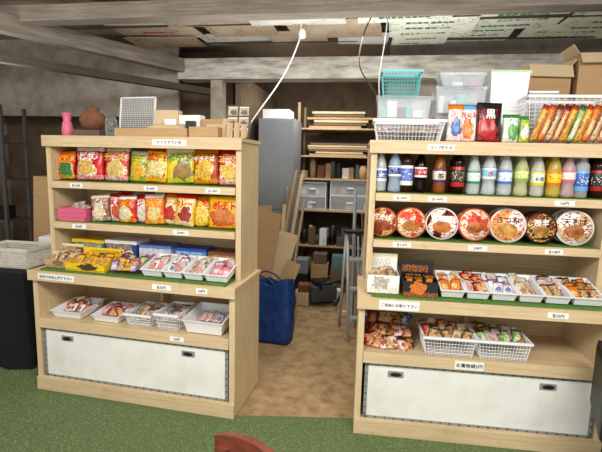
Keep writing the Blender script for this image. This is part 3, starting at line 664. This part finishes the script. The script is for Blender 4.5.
# ---------------------------------------------------------------- corridor
def rack(F,a0,a1,b0,b1,zs,top,mat,label,post=.03,th=.02):
    r=empty('storage_rack',F.w((a0+a1)/2,(b0+b1)/2,0),(0,0,F.a)); w=(a1-a0)/2; d=(b1-b0)/2
    for sx in(-1,1):
        for sy in(-1,1):
            x=sx*(w-post/2); y=sy*(d-post/2); obj('post',boxm(x-post/2,x+post/2,y-post/2,y+post/2,0,top,.001),mat,r)
    for z in zs: obj('shelf',boxm(-w+.002,w-.002,-d+.002,d-.002,z-th,z,.001),mat,r)
    thing(r,label,'storage rack'); return r
rack(ROOM,-.92,.06,5.35,5.85,(.12,.5,.95,1.34,1.62,1.95),2.25,PLYZ,'tall plain wooden storage rack at the passage end')
def rb(name,a,b,z,w,d,h,mat,label,cat,group=None,rz=0,bev=.004):
    o=obj(name,boxm(-w/2,w/2,-d/2,d/2,0,h,bev),mat); ROOM.put(o,a,b,z+.001,rz); thing(o,label,cat,group); return o
for k in range(6): rb('plywood_board',-.44+random.uniform(-.04,.04),5.58,1.62+k*.026,random.uniform(.55,.8),.42,.020,[CARD,CARD2,WDZ][k%3],'plain plywood board stacked on the rack','board','plywood boards on the rack',0,.001)
for k in range(6): rb('plywood_board',-.43+random.uniform(-.04,.04),5.58,1.95+k*.034,random.uniform(.55,.8),.42,.026,[CARD,WDZ,CARD2][k%3],'plain thick plywood board on the top rack shelf','board','plywood boards on the rack',0,.001)
FROST=clearmat('frosted_drawer',C(216,224,228),.42,.3)
def drawerbox(a,b,z,w,h,label):
    r=empty('drawer_unit',ROOM.w(a,b,z+.001),(0,0,ROOM.a)); obj('drawer_frame',boxesm([(-w/2,w/2,-.15,.15,0,.01),(-w/2,w/2,-.15,.15,h-.01,h),(-w/2,-w/2+.01,-.15,.15,.01,h-.01),(w/2-.01,w/2,-.15,.15,.01,h-.01)]),WHITE,r)
    d=obj('drawer',boxm(-w/2+.012,w/2-.012,-.16,.14,.012,h-.012,.006),FROST,r); obj('pull',boxm(-.04,.04,-.172,-.16,h/2-.01,h/2+.01,.003),WHITE,d)
    x=-w/2+.02
    while x<w/2-.06:
        ww=random.uniform(.03,.08); obj('drawer_contents',boxm(x,x+ww,-.12,.1,.014,random.uniform(.3,.75)*h,.002),random.choice([CARD,CARD2,DARK,CLAY,DARK,GREYM,WHITE]),d); x+=ww+.004
    thing(r,label,'drawer unit','frosted plastic drawer units')
drawerbox(-.72,5.55,.95,.34,.17,'clear plastic drawer on the rack'); drawerbox(-.72,5.55,1.122,.34,.17,'clear plastic drawer on the rack')
drawerbox(-.25,5.55,.95,.50,.19,'wide clear plastic drawer on the rack'); drawerbox(-.25,5.55,1.142,.50,.17,'wide clear plastic drawer on the rack')
ML=[CARD2,WDZ,DARK,GREYM,CARD,CLAY,TEALD,PLYZ,DARK,WD,WHITE]
for z in(1.34,.5,.5,.12,.12):
    a=-.86
    while a<-.05:
        w_=random.uniform(.04,.11); h_=random.uniform(.08,.25); bb_=5.44 if random.random()<.5 else 5.62
        if random.random()<.25: lobj('tool_tin',[(w_/2*.9,0),(w_/2*.9,h_*.8),(w_/3,h_*.85),(w_/3,h_)],random.choice(ML),ROOM,a+w_/2,bb_,z,'small tin standing on the rack','tin',12)
        else: rb('tool_case',a+w_/2,bb_,z,w_*.92,.14,h_,random.choice(ML),'small dusty case standing on the rack','case','cases on the rack',R(random.uniform(-9,9)))
        a+=w_+.008
lk=empty('tall_locker',ROOM.w(-1.06,4.78,0),(0,0,ROOM.a)); thing(lk,'tall flat grey metal locker beside the storage rack','locker')
obj('locker_body',boxm(-.2,.2,-.0,.5,0,2.0,.003),GREYM,lk); dr=obj('locker_door',boxm(-.195,.195,-.02,-.002,1.0,1.98,.002),GREYM,lk); dr2=obj('locker_door',boxm(-.195,.195,-.02,-.002,.05,.99,.002),GREYM,lk); obj('handle',boxm(.13,.155,-.045,-.02,1.05,1.25,.004),STEEL,dr); obj('handle',boxm(.13,.155,-.045,-.02,.75,.95,.004),STEEL,dr2)
rb('packing_box',-1.08,4.98,2.002,.3,.3,.10,WHITE,'white box on top of the locker','box')
def lean(name,p0,p1,w,t,mat,label,cat,group=None):
    o=beam(name,p0,p1,w,t,mat,False); thing(o,label,cat,group); return o
for i,(x0,y0,z0,x1,y1,z1_) in enumerate([(-.30,4.2,.02,-.06,4.6,1.45),(-.20,4.2,.02,.0,4.62,1.40),(-.26,4.35,.02,-.10,4.64,1.30),(-.12,4.25,.02,.03,4.62,1.15),(-.24,4.05,.02,-.17,4.4,1.1)]):
    lean('wood_strip',(x0,y0,z0),(x1,y1,z1_),.025+.01*(i%3),.014,[PLY,CARD2,CARD][i%3],'pale wood offcut strip leaning in the passage','wood strip','wood strips leaning in the passage')
for (w_,h_,x,y,z,rx,ry,rz,m) in [(.24,.62,-.38,3.93,.45,-12,5,-16,CARD),(.20,.46,-.24,4.02,.42,-14,14,-8,CARD2),(.14,.66,-.32,4.1,.45,-10,-6,-12,CARD),(.13,.34,-.17,3.86,.3,-12,18,-20,CARD),(.18,.30,-.10,3.98,.02,-14,-6,-10,CARD)]:
    pp=obj('cardboard_sheet',boxm(-w_/2,w_/2,-.006,.006,0,h_,.002),m); pp.location=(x,y,z); pp.rotation_euler=(R(rx),R(ry),R(rz)); thing(pp,'bent cardboard sheet leaning behind the blue bag','cardboard','cardboard sheets in the passage')
cb=obj('cardboard_box',boxm(-.18,.18,-.10,.10,0,.45,.006),CARD); cb.location=(-.40,3.96,0); cb.rotation_euler=(0,0,R(-12)); thing(cb,'closed cardboard box behind the blue bag','cardboard box')
def softbag(w,d,h):
    bm=bmesh.new(); rings=[]; N=72
    for j in range(19):
        z=h*j/18; f=1+.04*math.sin(math.pi*j/18); ring=[]
        for i in range(N):
            a=2*math.pi*i/N; c,s=math.cos(a),math.sin(a); k=(abs(c)**9+abs(s)**9)**(-1/9)
            n=1+.08*mnoise.noise(Vector((c*3,s*3,z*8)))+.05*mnoise.noise(Vector((c*9,s*9,z*20)))
            sag=.06*mnoise.noise(Vector((c*2+5,s*2,1)))*j/18
            ring.append(bm.verts.new((c*k*w/2*f*n,s*k*d/2*f*n*(1-.2*j/18),z+sag)))
        rings.append(ring)
    for a,b in zip(rings,rings[1:]):
        for i in range(N): bm.faces.new((a[i],a[(i+1)%N],b[(i+1)%N],b[i]))
    bm.faces.new(rings[0]); me=tomesh(bm)
    for p in me.polygons: p.use_smooth=True
    return me
bb=empty('tote_bag',(-.27,3.62,.0),(0,0,R(-14))); thing(bb,'large crumpled blue woven tote bag on the passage floor','tote bag')
sb=obj('bag_body',softbag(.43,.22,.52),BLUEB,bb); md=sb.modifiers.new('s','SOLIDIFY'); md.thickness=.004
for y in(-.10,.09): obj('strap',tube(spline([(-.1,y-.005,.30),(-.11,y,.50),(-.06,y*.9,.57),(.05,y*.9,.54),(.10,y,.46),(.1,y-.005,.30)],5),.007),BLUEB,bb)
vc=empty('vacuum_cleaner',(.24,4.62,0),(0,0,R(20))); thing(vc,'dark grey canister vacuum on the passage floor','vacuum cleaner')
obj('canister',boxm(-.15,.15,-.11,.11,.04,.22,.05),simple('grey_plastic',C(74,76,80),.5),vc); obj('motor_lid',boxm(-.10,.10,-.08,.08,.22,.27,.02),DARK,vc)
for sx in(-1,1): obj('wheel',lathe([(.001,-.012),(.055,-.012),(.06,-.006),(.06,.006),(.055,.012),(.001,.012)],20),DARK,vc,(sx*.155,.04,.062),(0,R(90),0))
obj('hose',tube(spline([(-.05,-.1,.2),(-.08,-.2,.27),(.1,-.24,.30),(.16,-.2,.18),(.06,-.24,.04)],6),.018),DARK,vc)
rs=random.Random(21)
for k,(a,b,z,w_,d_,h_,m) in enumerate([(-.76,5.0,0,.15,.24,.24,DARK),(-.76,5.0,.242,.14,.2,.16,GREYM),(-.56,5.08,0,.2,.18,.34,CARD),(-.56,5.08,.342,.16,.16,.12,WDZ),(-.68,4.55,0,.16,.18,.14,CARD2),(-.67,4.55,.142,.12,.14,.08,CLAY),(-.35,5.12,0,.17,.18,.28,WDZ),(-.35,5.12,.282,.14,.14,.16,TEALD),(-.16,5.14,0,.16,.16,.42,CARD),(-.01,5.16,0,.09,.14,.55,GREYM),(-.34,4.84,0,.12,.12,.10,WHITE),(-.56,4.80,0,.08,.14,.07,DARK),(-.22,4.25,0,.10,.07,.05,CARD2)]):
    rb('packing_box',a,b,z,w_,d_,h_,m,'dusty box in clutter on the passage floor','box','boxes on the passage floor',R(rs.uniform(-7,7)))
for k in range(5):
    x=.66+.05*k; lean('broom_pole',(x-.02,4.9,.02),(x+rs.uniform(-.05,.03),5.08,rs.uniform(.6,.95)),.02,.02,[WD,ALU,CLAY,PLY,DARK][k],'long slim pole leaning against the rack','pole','slim poles against the rack')
tp=empty('step_ladder',(.43,3.58,0),(0,0,R(8))); thing(tp,'narrow aluminium stepladder folded in the passage','stepladder')
HL=.92
for y0,y1 in((0,.16),(.34,.20)):
    for dx in(0,.16): obj('leg',tube([(dx,y0,.012),(dx-.0,y1,HL)],.014,8),ALU,tp)
for k in range(3): 
    z=.18+.25*k; obj('step',boxm(.0,.16,.16*z/HL-.005,.16*z/HL+.06,z,z+.02,.002),ALU,tp)
obj('top_cap',boxm(-.02,.18,.12,.24,HL,HL+.025,.004),DARK,tp)
for i in range(3): lean('metal_pole',(.50+.03*i,4.0+.15*i,.02),(.50+.02*i,4.1+.15*i,1.3),.022,.022,[ALU,WD,ALU][i],'slim pole leaning along the passage wall','pole','poles in the passage')
# cables & sockets
o=obj('hanging_cable',tube(spline([ROOM.w(-.62,3.6,2.66),ROOM.w(-.62,3.6,2.5),ROOM.w(-.74,3.55,2.2),ROOM.w(-.95,3.45,1.86),ROOM.w(-1.02,3.4,1.72)],8),.006),WHITE); thing(o,'white electric cable hanging from the ceiling','cable')
sk=empty('lamp_socket',ROOM.w(-.62,3.6,2.5)); obj('socket_body',lathe([(.02,0),(.03,.01),(.03,.05),(.02,.07)],16),WHITE,sk,(.02,0,0)); thing(sk,'white lamp socket hanging from the ceiling','lamp socket')
o=obj('hanging_cable',tube(spline([ROOM.w(-.0,3.3,2.66),ROOM.w(-.10,3.3,2.45),ROOM.w(-.12,3.2,2.2),ROOM.w(.0,3.1,2.0),ROOM.w(.05,3.05,1.9)],8),.005),DARK); thing(o,'black electric cable hanging from the ceiling','cable')
o=obj('hanging_cable',tube(spline([ROOM.w(.06,3.25,2.66),ROOM.w(.05,3.2,2.4),ROOM.w(.02,3.15,2.1),ROOM.w(.04,3.05,1.85)],8),.004),WHITE); thing(o,'thin white cable hanging from the ceiling','cable')
# ---------------------------------------------------------------- left area
F4=Fr(0,0,-4)
rack(F4,-3.86,-3.08,3.9,4.25,(.4,.9,1.3,1.65),1.98,GREYR,'dark grey metal storage rack with cluttered shelves')
rs=random.Random(4)
for z in(.902,1.302,1.652):
    a=-3.80
    while a<-3.18:
        w_=rs.uniform(.05,.12); o=obj('storage_case',boxm(-w_/2,w_/2,-.08,.08,0,rs.uniform(.05,.2),.004),rs.choice([CARD,DARK,WDZ,CARD2,WD,CLAY])); F4.put(o,a+w_/2,rs.uniform(4.03,4.12),z,rz=R(rs.uniform(-12,12))); thing(o,'small case lying untidily on the metal rack','case','cases on the metal rack'); a+=w_+.01
tb=empty('covered_table',(-2.62,3.35,0),(0,0,R(-9))); thing(tb,'table covered to the floor with black cloth','table')
obj('table_top',boxm(-.75,.75,-.3,.3,.68,.70,.003),WD,tb)
def drape():
    bm=bmesh.new(); per=[(-.76,-.31),(.76,-.31),(.76,.31),(-.76,.31)]; out=[]
    for k in range(4):
        a,b=Vector(per[k]),Vector(per[(k+1)%4]); n=40; nn=Vector(((b-a).y,-(b-a).x)).normalized()
        for i in range(n): out.append((a+(b-a)*i/n,nn,i))
    top=[bm.verts.new((p.x,p.y,.705)) for p,n,i in out]; bot=[bm.verts.new((p.x+n.x*(.02+.015*math.sin(i*.9)),p.y+n.y*(.02+.015*math.sin(i*.9)),.01)) for p,n,i in out]
    N=len(out)
    for i in range(N): bm.faces.new((top[i],top[(i+1)%N],bot[(i+1)%N],bot[i]))
    bm.faces.new(top); return tomesh(bm)
obj('table_cloth',drape(),CLOTH,tb)
r=empty('woven_basket',(-2.13,3.2,.707),(0,0,R(-9))); WICK=simple('pale_wicker',C(232,226,212),.7,var=.15,nscale=40,bump=.4)
obj('basket_wall',lattice(.42,.28,.13,26,16,8,.94,.010),WICK,r); obj('basket_rim',boxesm([(-.22,.22,-.15,-.135,.125,.145),(-.22,.22,.135,.15,.125,.145),(-.22,-.205,-.135,.135,.125,.145),(.205,.22,-.135,.135,.125,.145)]),WICK,r); thing(r,'pale woven rectangular basket on the black table','basket')
for i,(x,y,z,w,h,m) in enumerate([(-1.98,3.5,.707,.2,.1,WHITE),(-1.99,3.5,.809,.18,.07,WHITE),(-2.24,3.85,.0,.28,1.34,CARD)]):
    o=obj('cardboard_box' if m is CARD else 'plastic_box',boxm(-w/2,w/2,-.1,.1,0,h,.004),m); o.location=(x,y,z); o.rotation_euler=(0,R(3) if m is CARD else 0,R(-9+i*3)); thing(o,'tall brown cardboard box behind the black table' if m is CARD else 'white plastic box on the black table','box')
struct('wall_far',boxm(-4.4,-1.55,4.75,4.8,0,2.7,0),DOOR)
# ---------------------------------------------------------------- foreground chair & black chair
ch=empty('wooden_chair',(-.205,.71,0),(0,0,R(-50))); thing(ch,'reddish brown wooden chair with curved top rail','chair')
for x,y,h in((-.14,.17,.85),(.14,.17,.85),(-.14,-.2,.43),(.14,-.2,.43)): obj('leg',boxm(x-.014,x+.014,y-.014,y+.014,0,h,.004),CHAIR,ch)
obj('seat',boxm(-.19,.19,-.23,.2,.43,.46,.012),CHAIR,ch)
def rail():
    bm=bmesh.new(); rs=[]
    for i in range(15):
        t=i/14*2-1; x=t*.17; y=.17+.03*(1-t*t); zt_=.865+.035*(1-t*t)
        rs.append([bm.verts.new(p) for p in((x,y-.009,.78),(x,y+.009,.78),(x,y+.009,zt_),(x,y-.009,zt_))])
    for a,b in zip(rs,rs[1:]):
        for i in range(4): bm.faces.new((a[i],a[(i+1)%4],b[(i+1)%4],b[i]))
    bm.faces.new(rs[0]); bm.faces.new(rs[-1]); bmesh.ops.bevel(bm,geom=[e for e in bm.edges if e.calc_face_angle(0)>.8],offset=.004,segments=2,affect='EDGES'); return tomesh(bm)
obj('backrest',rail(),CHAIR,ch)
bc=empty('office_chair',(1.615,1.80,0),(0,0,R(62))); thing(bc,'black padded office chair next to the shelf','office chair')
obj('seat',boxm(-.2,.2,-.2,.2,.36,.42,.03),DARK,bc); obj('backrest',boxm(-.19,.19,.18,.24,.40,.74,.03),DARK,bc,(0,0,-.06)); obj('column',lathe([(.03,.06),(.03,.36)],12),DARK,bc)
for k in range(5):
    a=2*math.pi*k/5+.3; obj('foot',tube([(0,0,.08),(.2*math.cos(a),.2*math.sin(a),.03)],.018,8),DARK,bc)
# ---------------------------------------------------------------- lights
def area(loc,size,sy,power,rot=(0,0,0),col=(1,1,1)):
    l=bpy.data.lights.new('ceiling_or_fill_light','AREA'); l.shape='RECTANGLE'; l.size=size; l.size_y=sy; l.energy=power; l.color=col
    o=bpy.data.objects.new('ceiling_or_fill_light',l); link(o); o.location=loc; o.rotation_euler=rot; return o
area((-1.0,.4,2.5),1.2,.7,54,(R(34),0,0),(1,.985,.95))
area((1.1,.2,2.5),1.2,.7,54,(R(34),0,0),(1,.985,.95))
area((.25,3.3,2.42),.6,.2,9,(0,0,0),(1,.96,.9))
area((.2,4.75,2.45),.6,.3,17,(R(12),0,0),(1,.97,.92))  # fill light added to brighten the back of the passage
area((-2.2,3.0,1.9),.5,.4,7,(R(180),0,0),(1,.98,.95))  # underlight added to lift the upper-left beams and ceiling, no fixture there
area((.2,3.25,1.95),2.2,.3,14,(R(172),0,0),(1,.98,.95))  # upward fill added to brighten the ceiling sheets, not a real lamp
area((-2.6,2.9,2.3),.6,.4,7,(0,0,0),(1,.98,.95))
w=bpy.data.worlds.new('w'); S.world=w; w.use_nodes=True; w.node_tree.nodes['Background'].inputs[0].default_value=(1,.995,.97,1); w.node_tree.nodes['Background'].inputs[1].default_value=1.25
# ---------------------------------------------------------------- camera
cd=bpy.data.cameras.new('camera'); cam=bpy.data.objects.new('camera',cd); link(cam); cd.sensor_width=36; cd.lens=26.0; cd.clip_start=.02
cam.matrix_world=Matrix.Translation((0,0,1.5))@Matrix.Rotation(R(82),4,'X')@Matrix.Rotation(R(1.5),4,'Z')
S.camera=cam
